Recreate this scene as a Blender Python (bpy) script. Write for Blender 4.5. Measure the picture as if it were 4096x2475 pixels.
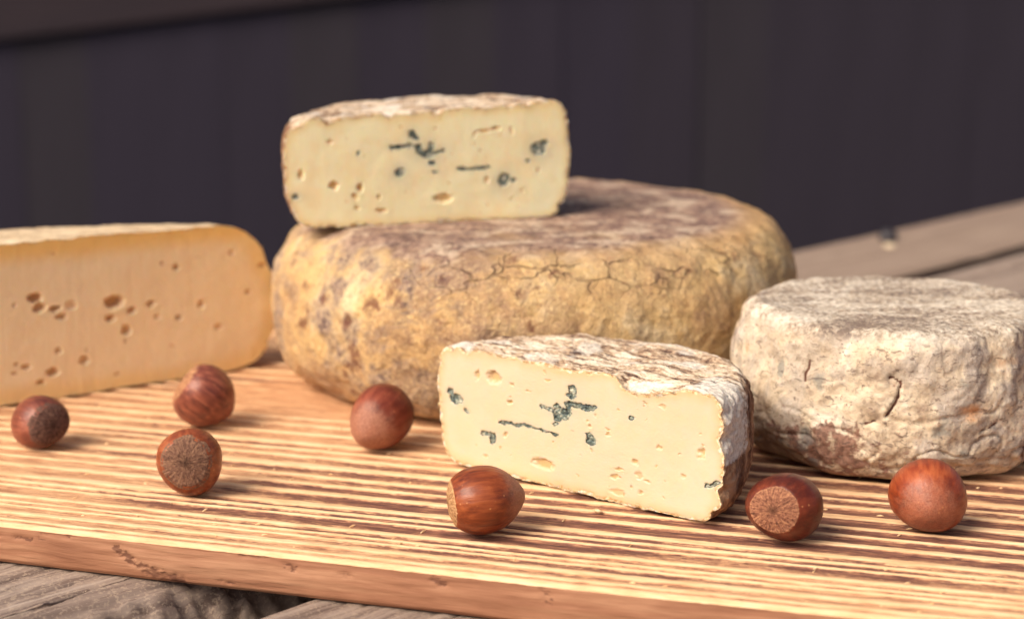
import bpy, math, numpy as np
from mathutils import Vector, Matrix

# ------------------------------------------------------------------ camera, sky, sun, exposure
scene = bpy.context.scene
for o in list(bpy.data.objects): bpy.data.objects.remove(o)
COL = scene.collection

cam_data = bpy.data.cameras.new('camera')
cam = bpy.data.objects.new('camera', cam_data); COL.objects.link(cam)
cam.location = (0, 0, .133)
cam.rotation_euler = (math.radians(90 - 11.62), 0, 0)
cam_data.sensor_width = 36; cam_data.lens = 61.4
cam_data.clip_start = .01; cam_data.clip_end = 200
cam_data.dof.use_dof = True
cam_data.dof.focus_distance = .412
cam_data.dof.aperture_fstop = 12
scene.camera = cam

SUN_EL, SUN_AZ = 43, 38          # elevation; degrees from due left (-X) towards the camera
world = bpy.data.worlds.new('World'); scene.world = world; world.use_nodes = True
wn = world.node_tree; wn.nodes.clear()
sky = wn.nodes.new('ShaderNodeTexSky'); sky.sky_type = 'NISHITA'; sky.sun_disc = False
sky.sun_elevation = math.radians(SUN_EL)
sx, sy = -math.cos(math.radians(SUN_AZ)), -math.sin(math.radians(SUN_AZ))
sky.sun_rotation = math.atan2(sx, sy)
sky.air_density = .6; sky.dust_density = 6; sky.ozone_density = .3
bg = wn.nodes.new('ShaderNodeBackground'); bg.inputs['Strength'].default_value = .12
wo = wn.nodes.new('ShaderNodeOutputWorld')
wn.links.new(sky.outputs[0], bg.inputs[0]); wn.links.new(bg.outputs[0], wo.inputs[0])

sun = bpy.data.lights.new('sun', 'SUN'); sun.energy = 2.5; sun.angle = math.radians(34); sun.color = (1, .865, .70)
so = bpy.data.objects.new('sun', sun); COL.objects.link(so)
ce = math.cos(math.radians(SUN_EL))
so.rotation_euler = Vector((sx * ce, sy * ce, math.sin(math.radians(SUN_EL)))).to_track_quat('Z', 'Y').to_euler()
so.location = (-1, -1, 2)

vs = scene.view_settings
vs.view_transform = 'Standard'; vs.look = 'None'; vs.exposure = .22; vs.gamma = 1
scene.render.engine = 'CYCLES'

# ------------------------------------------------------------------ numpy noise
rng = np.random.default_rng(7)
_perm = rng.permutation(256).astype(np.int64); _perm = np.concatenate([_perm, _perm, _perm])
_g = rng.normal(size=(256, 3)); _g /= np.linalg.norm(_g, axis=1)[:, None]
def pn(x, y, z):
    x, y, z = np.broadcast_arrays(np.asarray(x, float), np.asarray(y, float), np.asarray(z, float))
    xi, yi, zi = np.floor(x).astype(np.int64), np.floor(y).astype(np.int64), np.floor(z).astype(np.int64)
    xf, yf, zf = x - xi, y - yi, z - zi
    xi &= 255; yi &= 255; zi &= 255
    u, v, w = [t * t * t * (t * (t * 6 - 15) + 10) for t in (xf, yf, zf)]
    r = 0
    for a in (0, 1):
        wa = u if a else 1 - u
        for b in (0, 1):
            wb = v if b else 1 - v
            for c in (0, 1):
                wc = w if c else 1 - w
                g = _g[_perm[_perm[_perm[(xi + a) & 255] + ((yi + b) & 255)] + ((zi + c) & 255)]]
                r = r + wa * wb * wc * (g[..., 0] * (xf - a) + g[..., 1] * (yf - b) + g[..., 2] * (zf - c))
    return r * 1.5
def fbm(x, y, z, oct=4, lac=2.03, gain=.5):
    r, a = 0, 1.
    for i in range(oct):
        r = r + a * pn(x + 17.3 * i, y - 9.1 * i, z + 5.7 * i); x, y, z = x * lac, y * lac, z * lac; a *= gain
    return r
def sstep(a, b, x):
    t = np.clip((x - a) / (b - a), 0, 1); return t * t * (3 - 2 * t)

# ------------------------------------------------------------------ mesh helpers
def link(name, me, mat=None, parent=None, smooth=True):
    o = bpy.data.objects.new(name, me); COL.objects.link(o)
    if mat: me.materials.append(mat)
    if parent: o.parent = parent
    return o
def mesh_np(name, V, Fq, attrs=None, smooth=True):
    V = np.asarray(V, np.float32); Fq = np.asarray(Fq, np.int32); k = Fq.shape[1]
    me = bpy.data.meshes.new(name)
    me.vertices.add(len(V)); me.vertices.foreach_set('co', V.ravel())
    me.loops.add(Fq.size); me.loops.foreach_set('vertex_index', Fq.ravel())
    me.polygons.add(len(Fq)); me.polygons.foreach_set('loop_start', np.arange(0, Fq.size, k, dtype=np.int32))
    me.update(calc_edges=True)
    me.polygons.foreach_set('use_smooth', np.full(len(Fq), smooth))
    for n, a in (attrs or {}).items():
        at = me.attributes.new(n, 'FLOAT', 'POINT'); at.data.foreach_set('value', np.asarray(a, np.float32).ravel())
    me.validate(); me.update()
    return me
def grid_faces(n, m, wrap=False, flip=False, off=0):
    """rows n, columns m; index i*m+j"""
    i, j = np.meshgrid(np.arange(n - 1), np.arange(m if wrap else m - 1), indexing='ij')
    j2 = (j + 1) % m
    a, b, c, d = i * m + j, i * m + j2, (i + 1) * m + j2, (i + 1) * m + j
    f = np.stack([a, b, c, d], -1).reshape(-1, 4) + off
    return f[:, ::-1] if flip else f
def empty(name, loc=(0, 0, 0), rot=(0, 0, 0)):
    o = bpy.data.objects.new(name, None); COL.objects.link(o); o.location = loc; o.rotation_euler = rot
    o.empty_display_size = .01
    return o
def tag(o, label=None, cat=None, group=None, kind=None):
    for k, v in (('label', label), ('category', cat), ('group', group), ('kind', kind)):
        if v: o[k] = v
    return o
def spline(pts, n):
    P = np.array(pts, float); P = np.vstack([2 * P[0] - P[1], P, 2 * P[-1] - P[-2]])
    out = []
    for i in range(1, len(P) - 2):
        t = np.linspace(0, 1, 60, endpoint=False)[:, None]
        p0, p1, p2, p3 = P[i - 1], P[i], P[i + 1], P[i + 2]
        out.append(.5 * (2 * p1 + (p2 - p0) * t + (2 * p0 - 5 * p1 + 4 * p2 - p3) * t * t + (3 * p1 - p0 - 3 * p2 + p3) * t ** 3))
    Q = np.vstack(out + [P[-2:-1]])
    s = np.concatenate([[0], np.cumsum(np.linalg.norm(np.diff(Q, axis=0), axis=1))])
    t = np.linspace(0, s[-1], n)
    return np.stack([np.interp(t, s, Q[:, 0]), np.interp(t, s, Q[:, 1])], -1)
def box_mesh(name, x0, x1, y0, y1, z0, z1):
    V = [(x, y, z) for z in (z0, z1) for y in (y0, y1) for x in (x0, x1)]
    F = [(0, 2, 3, 1), (4, 5, 7, 6), (0, 1, 5, 4), (2, 6, 7, 3), (0, 4, 6, 2), (1, 3, 7, 5)]
    return mesh_np(name, V, F, smooth=False)

# ------------------------------------------------------------------ material helpers
def S(r, g, b):
    f = lambda c: (c / 255 / 12.92) if c / 255 <= .04045 else ((c / 255 + .055) / 1.055) ** 2.4
    return (f(r), f(g), f(b), 1)
class M:
    def __init__(s, name, rough=.6, spec=.3):
        s.m = bpy.data.materials.new(name); s.m.use_nodes = True; s.t = s.m.node_tree; s.t.nodes.clear()
        s.out = s.t.nodes.new('ShaderNodeOutputMaterial'); s.b = s.t.nodes.new('ShaderNodeBsdfPrincipled')
        s.t.links.new(s.b.outputs[0], s.out.inputs[0])
        s.set(rough=rough, spec=spec)
        tc = s.t.nodes.new('ShaderNodeTexCoord'); s.obj = tc.outputs['Object']
    def _in(s, sock, v):
        if isinstance(v, bpy.types.NodeSocket): s.t.links.new(v, sock)
        else: sock.default_value = v
    def set(s, color=None, rough=None, spec=None, normal=None, sss=None, radius=None, scale=None, coat=None):
        for k, v in (('Base Color', color), ('Roughness', rough), ('Specular IOR Level', spec), ('Normal', normal),
                     ('Subsurface Weight', sss), ('Subsurface Radius', radius), ('Subsurface Scale', scale), ('Coat Weight', coat)):
            if v is not None: s._in(s.b.inputs[k], v)
        return s
    def sc(s, vec, sx, sy=None, sz=None):
        n = s.t.nodes.new('ShaderNodeVectorMath'); n.operation = 'MULTIPLY'
        s._in(n.inputs[0], vec); n.inputs[1].default_value = (sx, sy or sx, sz or sx); return n.outputs[0]
    def warp(s, vec, scale, amt):
        n = s.t.nodes.new('ShaderNodeTexNoise'); s._in(n.inputs['Vector'], vec); n.inputs['Scale'].default_value = scale
        n.inputs['Detail'].default_value = 3
        k = s.t.nodes.new('ShaderNodeVectorMath'); k.operation = 'MULTIPLY_ADD'
        s._in(k.inputs[0], n.outputs['Color']); k.inputs[1].default_value = (amt,) * 3; s._in(k.inputs[2], vec); return k.outputs[0]
    def noise(s, scale, detail=4, rough=.55, dist=0, vec=None):
        n = s.t.nodes.new('ShaderNodeTexNoise'); s._in(n.inputs['Vector'], vec or s.obj)
        n.inputs['Scale'].default_value = scale; n.inputs['Detail'].default_value = detail
        n.inputs['Roughness'].default_value = rough; n.inputs['Distortion'].default_value = dist
        return n.outputs['Fac']
    def voro(s, scale, vec=None, feature='F1'):
        n = s.t.nodes.new('ShaderNodeTexVoronoi'); n.feature = feature; s._in(n.inputs['Vector'], vec or s.obj)
        n.inputs['Scale'].default_value = scale; return n.outputs['Distance']
    def ramp(s, fac, stops):
        n = s.t.nodes.new('ShaderNodeValToRGB'); s._in(n.inputs[0], fac); e = n.color_ramp.elements
        while len(e) < len(stops): e.new(.5)
        for el, (p, c) in zip(e, stops):
            el.position = p; el.color = c if hasattr(c, '__len__') else (c, c, c, 1)
        return n.outputs['Color']
    def step(s, fac, a, b, lo=0., hi=1.):
        n = s.t.nodes.new('ShaderNodeMapRange'); n.interpolation_type = 'SMOOTHSTEP'
        s._in(n.inputs['Value'], fac); n.inputs['From Min'].default_value = a; n.inputs['From Max'].default_value = b
        n.inputs['To Min'].default_value = lo; n.inputs['To Max'].default_value = hi
        if a > b:
            n.inputs['From Min'].default_value = b; n.inputs['From Max'].default_value = a
            n.inputs['To Min'].default_value = hi; n.inputs['To Max'].default_value = lo
        return n.outputs[0]
    def mix(s, fac, a, b, mode='MIX'):
        n = s.t.nodes.new('ShaderNodeMix'); n.data_type = 'RGBA'; n.blend_type = mode
        s._in(n.inputs[0], fac); s._in(n.inputs[6], a); s._in(n.inputs[7], b); return n.outputs[2]
    def math(s, op, a, b=None, c=None):
        n = s.t.nodes.new('ShaderNodeMath'); n.operation = op; s._in(n.inputs[0], a)
        if b is not None: s._in(n.inputs[1], b)
        if c is not None: s._in(n.inputs[2], c)
        return n.outputs[0]
    def mul(s, *a):
        r = a[0]
        for b in a[1:]: r = s.math('MULTIPLY', r, b)
        return r
    def add(s, a, b): return s.math('ADD', a, b)
    def attr(s, name):
        n = s.t.nodes.new('ShaderNodeAttribute'); n.attribute_name = name; return n.outputs['Fac']
    def xyz(s):
        n = s.t.nodes.new('ShaderNodeSeparateXYZ'); s._in(n.inputs[0], s.obj); return n.outputs
    def bump(s, h, dist, strength=1., normal=None):
        n = s.t.nodes.new('ShaderNodeBump'); s._in(n.inputs['Height'], h)
        n.inputs['Distance'].default_value = dist; n.inputs['Strength'].default_value = strength
        if normal is not None: s._in(n.inputs['Normal'], normal)
        return n.outputs[0]
def rand_obj(m):
    n = m.t.nodes.new('ShaderNodeObjectInfo'); return n.outputs['Random']

# ------------------------------------------------------------------ setting: ground, plank wall, table
def mat_ground():
    m = M('dark_ground', .95, .1)
    return m.set(color=m.ramp(m.noise(9, 6), [(.3, S(36, 31, 34)), (.7, S(48, 42, 44))])).m
V = [(-30, -30, -.74), (30, -30, -.74), (30, 30, -.74), (-30, 30, -.74)]
tag(link('ground', mesh_np('ground', V, [(0, 1, 2, 3)], smooth=False), mat_ground()), kind='structure')

def mat_wall(tint):
    m = M('dark_stained_plank', .9, .15)
    n = m.noise(7, 5, .6, vec=m.sc(m.obj, 6, 6, .5))
    c = m.ramp(n, [(.25, S(*[t * .94 for t in tint])), (.75, S(*[t * 1.05 for t in tint]))])
    return m.set(color=c, normal=m.bump(n, .002)).m
WY = 2.55
wall = tag(empty('plank_wall', (0, WY, -.74)), 'dark stained wall of upright planks behind the cheeses', 'wall')
tints = [(47.5, 43.5, 54.5), (48, 43.5, 54), (48, 44, 53.5), (47.5, 43.5, 55), (49.5, 46, 53)]
wm = [mat_wall(t) for t in tints]
wrng = np.random.default_rng(3)
pm = [box_mesh('plank', -.0492, .0492, 0, .022, 0, 1.9) for _ in wm]
for me, mt in zip(pm, wm): me.materials.append(mt)
x = -1.75
while x < 1.75:
    k = int(wrng.integers(0, 5))
    if x > .25: k = int(wrng.choice([0, 2, 4, 4, 2]))
    o = bpy.data.objects.new('plank', pm[k]); COL.objects.link(o); o.parent = wall
    o.location = (x, wrng.uniform(-.0015, .0015), 0); x += .0985
mr = M('reddish_rail', .85, .2)
mr.set(color=mr.ramp(mr.noise(6, 5, .6, vec=mr.sc(mr.obj, 1, 8, 8)), [(.3, S(47, 40, 46)), (.7, S(52, 43, 48))]))
rl = link('rail', box_mesh('rail', -.75, .75, -.009, 0, 0, .12), mr.m, wall)
rl.location = (-.55, -.006, .77); rl.rotation_euler = (0, math.radians(-6.8), 0)

# table: plank direction 47 degrees; n = offset across the planks
TZ = -.0101
TD = math.radians(47)
table = tag(empty('garden_table', (0, 0, -.74), (0, 0, TD)), 'weathered grey plank table under the wooden board', 'table')
def mat_plank(name, seed, coarse, con):
    m = M(name, .85, .2)
    v = m.warp(m.obj, 14, .012)
    st = m.sc(v, 6, 130 * coarse, 60)
    lines = m.noise(1, 5, .62, 0, st)
    fine = m.noise(1, 4, .6, 0, m.sc(v, 60, 900, 400))
    blotch = m.noise(16 + seed, 4, .55)
    c = m.ramp(lines, [(.36, S(94, 80, 75)), (.44, S(138, 121, 110)), (.56, S(160, 143, 130)), (.68, S(178, 162, 149))])
    c = m.mix(con, S(152, 131, 114), c)
    c = m.mix(m.step(fine, .53, .62, 0, .6 * con), c, S(102, 84, 76))
    c = m.mix(m.step(m.noise(1200, 3), .52, .62, 0, .4 * con), c, S(196, 176, 152))
    c = m.mix(m.step(blotch, .5, .65, 0, .4), c, S(136, 117, 105))
    h = m.add(m.mul(lines, 1.), m.mul(fine, .3))
    return m.set(color=c, normal=m.bump(h, .0006, .8)).m
def plank(n0, n1, name_mat, seed, coarse, torn=False, con=1.):
    t = np.concatenate([np.arange(.02, .42, .0016), np.linspace(.42, 1.75, 90)])
    w = np.linspace(n0, n1, max(40, int((n1 - n0) / .0011)))
    if torn: w = np.concatenate([np.arange(n0, n0 + .022, .0005), np.linspace(n0 + .022, n1, 50)])
    T, W = np.meshgrid(t, w, indexing='ij')
    Z = fbm(T * 18, W * 160, seed, 4) * .00022 + fbm(T * 160, W * 420, seed, 3) * .00012
    Z -= .0006 * sstep(.15, .5, np.abs(pn(T * 5, W * 130 + 3 * pn(T * 4, W * 10, 2), seed + 3)) < .06)
    d0 = np.minimum(W - n0, n1 - W)
    Z -= .0016 * (1 - sstep(0, .0022, d0)) ** 2
    Y = W.copy()
    if torn:
        e = W - n0
        e = e + .004 * pn(T * 70, .3, 2.) + .0015 * fbm(T * 240, W * 150, 6., 3)
        band = 1 - sstep(0, .017, np.maximum(e, 0))
        Z -= .0115 * band ** 2 + band * .0030 * np.abs(fbm(T * 300, W * 240, 4., 5, gain=.65))
        Y += (1 - sstep(0, .02, e)) * (.0016 * fbm(T * 180, W * 90, 9., 4))
    Ztop = TZ + .74 + Z - .0003
    n, mm = T.shape
    V = np.stack([T, Y, Ztop], -1).reshape(-1, 3)
    F = grid_faces(n, mm)
    # torn long sides and ends
    def skirt(idx, flip, k=8):
        nonlocal V, F
        base = V[idx]; rows = [idx]
        for q in range(1, k):
            f = q / (k - 1); p = base.copy(); p[:, 2] = base[:, 2] * (1 - f) + (TZ + .74 - .024) * f
            j = .0016 * fbm(p[:, 0] * 120, p[:, 2] * 260, seed + 7., 3) * math.sin(math.pi * min(1, f * 1.2))
            p[:, 1] += j
            rows.append(np.arange(len(V), len(V) + len(p))); V = np.vstack([V, p])
        R = np.array(rows)
        a, b, c, d = R[:-1, :-1], R[:-1, 1:], R[1:, 1:], R[1:, :-1]
        f4 = np.stack([a, b, c, d], -1).reshape(-1, 4); F = np.vstack([F, f4[:, ::-1] if flip else f4])
    I = np.arange(n * mm).reshape(n, mm)
    skirt(I[:, 0], True); skirt(I[:, -1], False); skirt(I[0, :], False, 3); skirt(I[-1, :], True, 3)
    me = mesh_np('plank', V, F)
    return link('plank', me, mat_plank(name_mat, seed, coarse, con), table)
plank(.402, .4715, 'grey_plank_a', 1., 1.2, con=.35)
plank(.3065, .3875, 'grey_plank_b', 2., 1.3, True)
plank(.213, .2885, 'grey_plank_c', 3., 2.6)
plank(.125, .20, 'grey_plank_d', 4., .7)
plank(.035, .11, 'grey_plank_e', 5., .7)
mw = M('table_frame_wood', .9, .15); mw.set(color=mw.ramp(mw.noise(30, 4), [(.3, S(70, 58, 54)), (.7, S(96, 82, 74))]))
for t in (.16, 1.55):
    link('crossbar', box_mesh('crossbar', t - .03, t + .03, .04, .466, TZ + .74 - .055, TZ + .74 - .0245), mw.m, table)
    for n in (.06, .40):
        link('leg', box_mesh('leg', t - .025, t + .025, n, n + .05, 0, TZ + .74 - .0555), mw.m, table)
# screw in the far plank; an added pale disc stands for its head's reflection
ms = M('dark_steel', .4, .5); ms.set(color=S(52, 48, 52))
def disc_mesh(name, r, hh, n=20):
    a = np.linspace(0, 2 * np.pi, n, endpoint=False)
    rows = [(r, 0), (r, hh * .6), (r * .75, hh), (r * .2, hh), (r * .15, hh * .6), (1e-5, hh * .6)]
    V = np.array([[q * math.cos(t), q * math.sin(t), z] for q, z in rows for t in a])
    return mesh_np(name, V, grid_faces(len(rows), n, True))
ca, sa = math.cos(TD), math.sin(TD)
def totab(px, py): return (px * ca + py * sa, -px * sa + py * ca)
tx, ty = totab(.1893, .8653)
link('screw', disc_mesh('screw', .0046, .0050), ms.m, table).location = (tx + .004, ty + .003, TZ + .74 - .0002)
mc = M('painted_glint', .5, .5); mc.set(color=S(235, 215, 180))
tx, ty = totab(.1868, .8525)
screw_glint = link('screw_glint', disc_mesh('screw_glint', .0028, .0008), mc.m, table); screw_glint.location = (tx, ty, TZ + .74 - .0002); screw_glint.scale = (1.6, 1, 1); screw_glint.rotation_euler = (0, 0, -TD + 1.5)

# ------------------------------------------------------------------ the wooden board
BA = math.radians(-17.13); BO = np.array([-.0418, .3712]); BL0, BL1, BD, BT = -.26, .33, .27, .0098
def mat_board_top():
    m = M('flamed_pine', .62, .25)
    ridge, burn = m.attr('ridge'), m.attr('burn')
    fib = m.noise(1, 5, .65, 0, m.sc(m.obj, 130, 1500, 600))
    fib2 = m.noise(1, 3, .6, .4, m.sc(m.obj, 420, 1400, 700))
    blot = m.noise(38, 3)
    pale = m.ramp(m.add(m.mul(fib, .6), m.mul(blot, .4)), [(.38, S(222, 176, 130)), (.5, S(236, 196, 150)), (.6, S(243, 208, 166))])
    tan = m.ramp(fib, [(.36, S(172, 120, 88)), (.5, S(213, 162, 120)), (.64, S(232, 190, 145))])
    dark = m.ramp(fib, [(.36, S(88, 58, 53)), (.52, S(134, 90, 74)), (.66, S(190, 138, 104))])
    b = m.math('ADD', burn, m.mul(m.math('SUBTRACT', fib2, .5), 1.3)); b = m.step(b, .2, .72)
    val = m.mix(b, tan, dark)
    r = m.add(ridge, m.mul(m.math('SUBTRACT', fib2, .5), .3))
    c = m.mix(m.step(r, .3, .62), val, pale)
    h = m.add(m.mul(fib, m.step(ridge, .2, .8, 1., .15)), m.mul(fib2, .5))
    return m.set(color=c, normal=m.bump(h, .0005, .9)).m
def mat_board_side():
    m = M('sawn_pine_edge', .7, .2)
    g1 = m.noise(1, 5, .6, 0, m.sc(m.warp(m.obj, 30, .003), 20, 400, 420))
    g2 = m.noise(1, 4, .6, 0, m.sc(m.obj, 200, 900, 1600))
    g3 = m.noise(1, 4, .65, .2, m.sc(m.obj, 420, 1200, 1500))
    c = m.ramp(m.add(m.mul(g1, .6), m.mul(m.noise(25, 4), .4)), [(.38, S(136, 92, 69)), (.5, S(160, 113, 86)), (.62, S(180, 134, 104))])
    c = m.mix(m.step(g2, .6, .75, 0, .35), c, S(150, 100, 74))
    sc_ = m.attr('scuff'); k = m.step(m.add(sc_, m.mul(m.math('SUBTRACT', g3, .5), 2.6)), .42, .9)
    c = m.mix(m.mul(k, .8), c, S(104, 68, 54))
    return m.set(color=c, normal=m.bump(m.add(g1, m.mul(g2, .5)), .0003, .8)).m
board = tag(empty('serving_board', (BO[0], BO[1], 0), (0, 0, BA)),
            'long flamed pine board with brushed striped grain carrying all the cheeses', 'board')
# ring lines across the grain
brng = np.random.default_rng(11)
ring = [.0005]
while ring[-1] < BD + .02:
    p = ring[-1]; ring.append(p + (.0044 + .0038 * min(1, p / .07)) * brng.uniform(.5, 1.45))
ring = np.array(ring)
rw = brng.uniform(.30, .48, len(ring))            # share of the ring that is pale ridge
rb = brng.uniform(.35, 1., len(ring))            # how burnt the ring is
rb[:4] = [.35, .55, .8, .85]
def edge_bow(l): return .10 * l * l - .0006 + .0009 * pn(l * 9, 3.3, 1.1) + .0002 * pn(l * 70, 1.3, 1.1)
def board_fields(l, w):
    q = w + .0034 * pn(l * 4, w * 7, .3) + .0004 * pn(l * 12, w * 30, 4.3) + .00010 * pn(l * 120, w * 300, 7.7)
    q = q + .014 * np.exp(-((l + .09) / .10) ** 2 - ((w - .15) / .04) ** 2)      # grain swelling at the back left
    q = np.maximum(q, .0001)
    k = np.clip(np.searchsorted(ring, q) - 1, 0, len(ring) - 2)
    f = (q - ring[k]) / (ring[k + 1] - ring[k])
    a = rw[k]
    ridge = sstep(0, .14, f) * (1 - sstep(a * .75, a * 1.25, f))
    grad = sstep(a * .9, .92, f)
    burn = rb[k] * (.62 + 1.0 * pn(l * 5.5 + k * 3.7, k * 1.91, .5) + .4 * pn(l * 28 + k * 1.3, k * 2.3, 8.5) + .25 * pn(l * 90, w * 90, 2.))
    burn = burn + (.42 * sstep(-.05, .05, l) + .12) * (1 - sstep(.10, .2, w)) * sstep(.004, .012, w)
    patch = sstep(-.28, .32, pn(l * 9 + 2.2, w * 24, 3.7) + .35 * pn(l * 26, w * 60, 9.1))
    burn = burn * (.5 + .75 * grad) * (.26 + .72 * patch)
    ridge = ridge * (.86 + .14 * sstep(-.3, .3, pn(l * 14 + k * 5.1, k * .77, 2.6)))
    soft = sstep(.25, .5, pn(l * 6 + 4, w * 13, 6.1) * .35 * (1 - sstep(-.08, .02, l)) + .75 * np.exp(-((l + .060) / .06) ** 2 - ((w - .128) / .026) ** 2))
    ridge = ridge * (1 - .6 * soft); burn = burn * (1 - .75 * soft)
    lip = 1 - sstep(.0012, .0032, w)
    ridge = np.maximum(ridge, lip); burn = burn * (1 - lip)
    return ridge, np.clip(burn, 0, 1.3)
l = np.linspace(BL0, BL1, 400)
w = np.concatenate([np.arange(0, .15, .00036), np.linspace(.15, BD, 190)])
L, W = np.meshgrid(l, w, indexing='ij')
ridge, burn = board_fields(L, W)
Z = -.00075 * (1 - ridge) * (.6 + .4 * np.clip(burn, 0, 1)) + .00012 * fbm(L * 300, W * 1500, 1., 2) - .0009 * (1 - sstep(0, .0011, W)) ** 2
bow = edge_bow(L) * (1 - sstep(0, .05, W))
V = np.stack([L, W + bow, Z], -1).reshape(-1, 3)
nl, nw = L.shape
tp = link('top', mesh_np('top', V, grid_faces(nl, nw), {'ridge': ridge, 'burn': burn}), mat_board_top(), board)
# front edge: fine grid with scuffs; other edges and underside
l2 = np.linspace(BL0, BL1, 1000); zz = np.linspace(0, 1, 30)
L2, Z2 = np.meshgrid(l2, zz, indexing='ij')
ztop = np.interp(l2, l, Z[:, 0])[:, None]
Zs = ztop * (1 - Z2) + (-BT) * Z2
def seg(px, pz, a, b, wd):
    a, b = np.array(a), np.array(b); d = b - a
    t = np.clip(((px - a[0]) * d[0] + (pz - a[1]) * d[1]) / (d @ d), 0, 1)
    return np.hypot(px - a[0] - t * d[0], pz - a[1] - t * d[1]) / wd
wob = .0006 * fbm(L2 * 900, Zs * 900, 3., 3)
sc_ = np.zeros_like(L2)
for a, b, wd, s in [((-.0525, -.0028), (-.0475, -.0058), .0009, 1.), ((-.049, -.0052), (-.041, -.0078), .0010, .8), ((-.0445, -.0072), (-.036, -.0092), .0016, .85),
                    ((-.079, -.0030), (-.075, -.0033), .0006, .8), ((-.073, -.0027), (-.071, -.0028), .0004, .7), ((-.072, -.0012), (-.063, -.0012), .0005, .5),
                    ((-.0095, -.0022), (-.0073, -.0032), .0007, .8), ((.004, -.003), (.006, -.0034), .0006, .6), ((.0255, -.0017), (.0285, -.0027), .0009, .7),
                    ((.051, -.0012), (.0525, -.004), .0011, .6), ((-.0205, -.0012), (-.014, -.0013), .0004, .7), ((-.086, -.003), (-.083, -.0031), .0005, .5),
                    ((-.0265, -.0078), (-.022, -.0081), .0003, .9), ((-.22, -.004), (-.21, -.006), .001, .6), ((.2, -.004), (.21, -.003), .001, .6)]:
    sc_ = np.maximum(sc_, s * (1 - sstep(.4, 1.5, seg(L2 + wob, Zs + wob, a, b, wd))))
Yf = edge_bow(L2) + .00045 * sc_ * (.6 + pn(L2 * 800, Zs * 800, 2)) + .00018 * fbm(L2 * 60, Zs * 500, 5., 3) - .0004 * np.sin(np.pi * np.clip(Z2, 0, 1)) + .0007 * sstep(.9, 1, Z2)
Yf[:, 0] = edge_bow(l2)
V = np.stack([L2, Yf, Zs], -1).reshape(-1, 3)
F = grid_faces(len(l2), len(zz), flip=True)
ms_ = mat_board_side()
link('front_edge', mesh_np('front_edge', V, F, {'scuff': sc_}), ms_, board)
# end edges, back edge, underside as one plain shell below the brushed top
l3 = np.linspace(BL0, BL1, 60)
fr = np.stack([l3, edge_bow(l3) + .0009, np.full(60, -BT)], -1); bk = np.stack([l3, np.full(60, BD), np.full(60, -BT)], -1)
zb = np.interp(l3, l, Z[:, -1]); tpb = np.stack([l3, np.full(60, BD), zb], -1)
V = np.vstack([fr, bk, tpb]); i = np.arange(59)
F = [np.stack([i, i + 60, i + 61, i + 1], -1), np.stack([i + 60, i + 120, i + 121, i + 61], -1)]
ex = []
for li, col, fl in ((0, 0, False), (nl - 1, 0, True)):
    b0 = len(V); rowt = np.stack([L[li], W[li] + bow[li], Z[li]], -1); rowb = rowt.copy(); rowb[:, 2] = -BT
    V = np.vstack([V, rowt, rowb]); k = np.arange(nw - 1)
    q = np.stack([k, k + nw, k + nw + 1, k + 1], -1) + b0; F.append(q if not fl else q[:, ::-1])
link('underside', mesh_np('underside', V, np.vstack(F)), ms_, board)
# raised wood slivers torn up out of the grain
mv = M('wood_sliver', .7, .2); mv.set(color=mv.ramp(mv.noise(200, 2), [(.3, S(214, 170, 122)), (.7, S(246, 216, 170))]))
srng = np.random.default_rng(5); SV, SF = [], []
for _ in range(240):
    a, b = srng.uniform(-.15, .17), srng.uniform(.003, .12) ** 1.0
    rr, bb = board_fields(np.array([a]), np.array([b]))
    if rr[0] > .3: continue
    ln, wd = srng.uniform(.0006, .0019), srng.uniform(.00010, .0002); an = srng.normal(.25, .5)
    d = np.array([math.cos(an), math.sin(an)]); n = np.array([-d[1], d[0]]); z0 = -.0006
    c = np.array([a, b + .1 * a * a]); k = len(SV)
    e0, e1 = c - d * ln / 2, c + d * ln / 2; up = srng.uniform(.0001, .0006)
    SV += [(*(e0 - n * wd), z0), (*(e0 + n * wd), z0), (*c, z0 + up * .7 + .00025), (*(e1 + n * wd * .5), z0 + up), (*(e1 - n * wd * .5), z0 + up), (*c, z0 - .0001)]
    SF += [(k, k + 2, k + 1), (k + 1, k + 2, k + 3), (k + 2, k + 4, k + 3), (k, k + 4, k + 2), (k, k + 1, k + 5), (k + 1, k + 3, k + 5), (k + 3, k + 4, k + 5), (k + 4, k, k + 5)]
sl = link('sliver', mesh_np('sliver', SV, SF, smooth=False), mv.m, board); sl['kind'] = 'stuff'

# ------------------------------------------------------------------ cheeses
def wheel_grid(R, H, prof, nprof, th):
    """profile revolved; returns r,z rows x theta columns positions + outward normals (approx)"""
    P = spline(prof, nprof); P[:, 0] *= R; P[:, 1] *= H
    P[0, 0] = P[-1, 0] = 1e-5
    T = np.gradient(P, axis=0); T /= np.linalg.norm(T, axis=1)[:, None]
    N = np.stack([T[:, 1], -T[:, 0]], -1)
    c, s = np.cos(th)[None], np.sin(th)[None]
    X, Y, Z = P[:, :1] * c, P[:, :1] * s, np.repeat(P[:, 1:], len(th), 1)
    NX, NY, NZ = N[:, :1] * c, N[:, :1] * s, np.repeat(N[:, 1:], len(th), 1)
    return X, Y, Z, NX, NY, NZ

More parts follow.
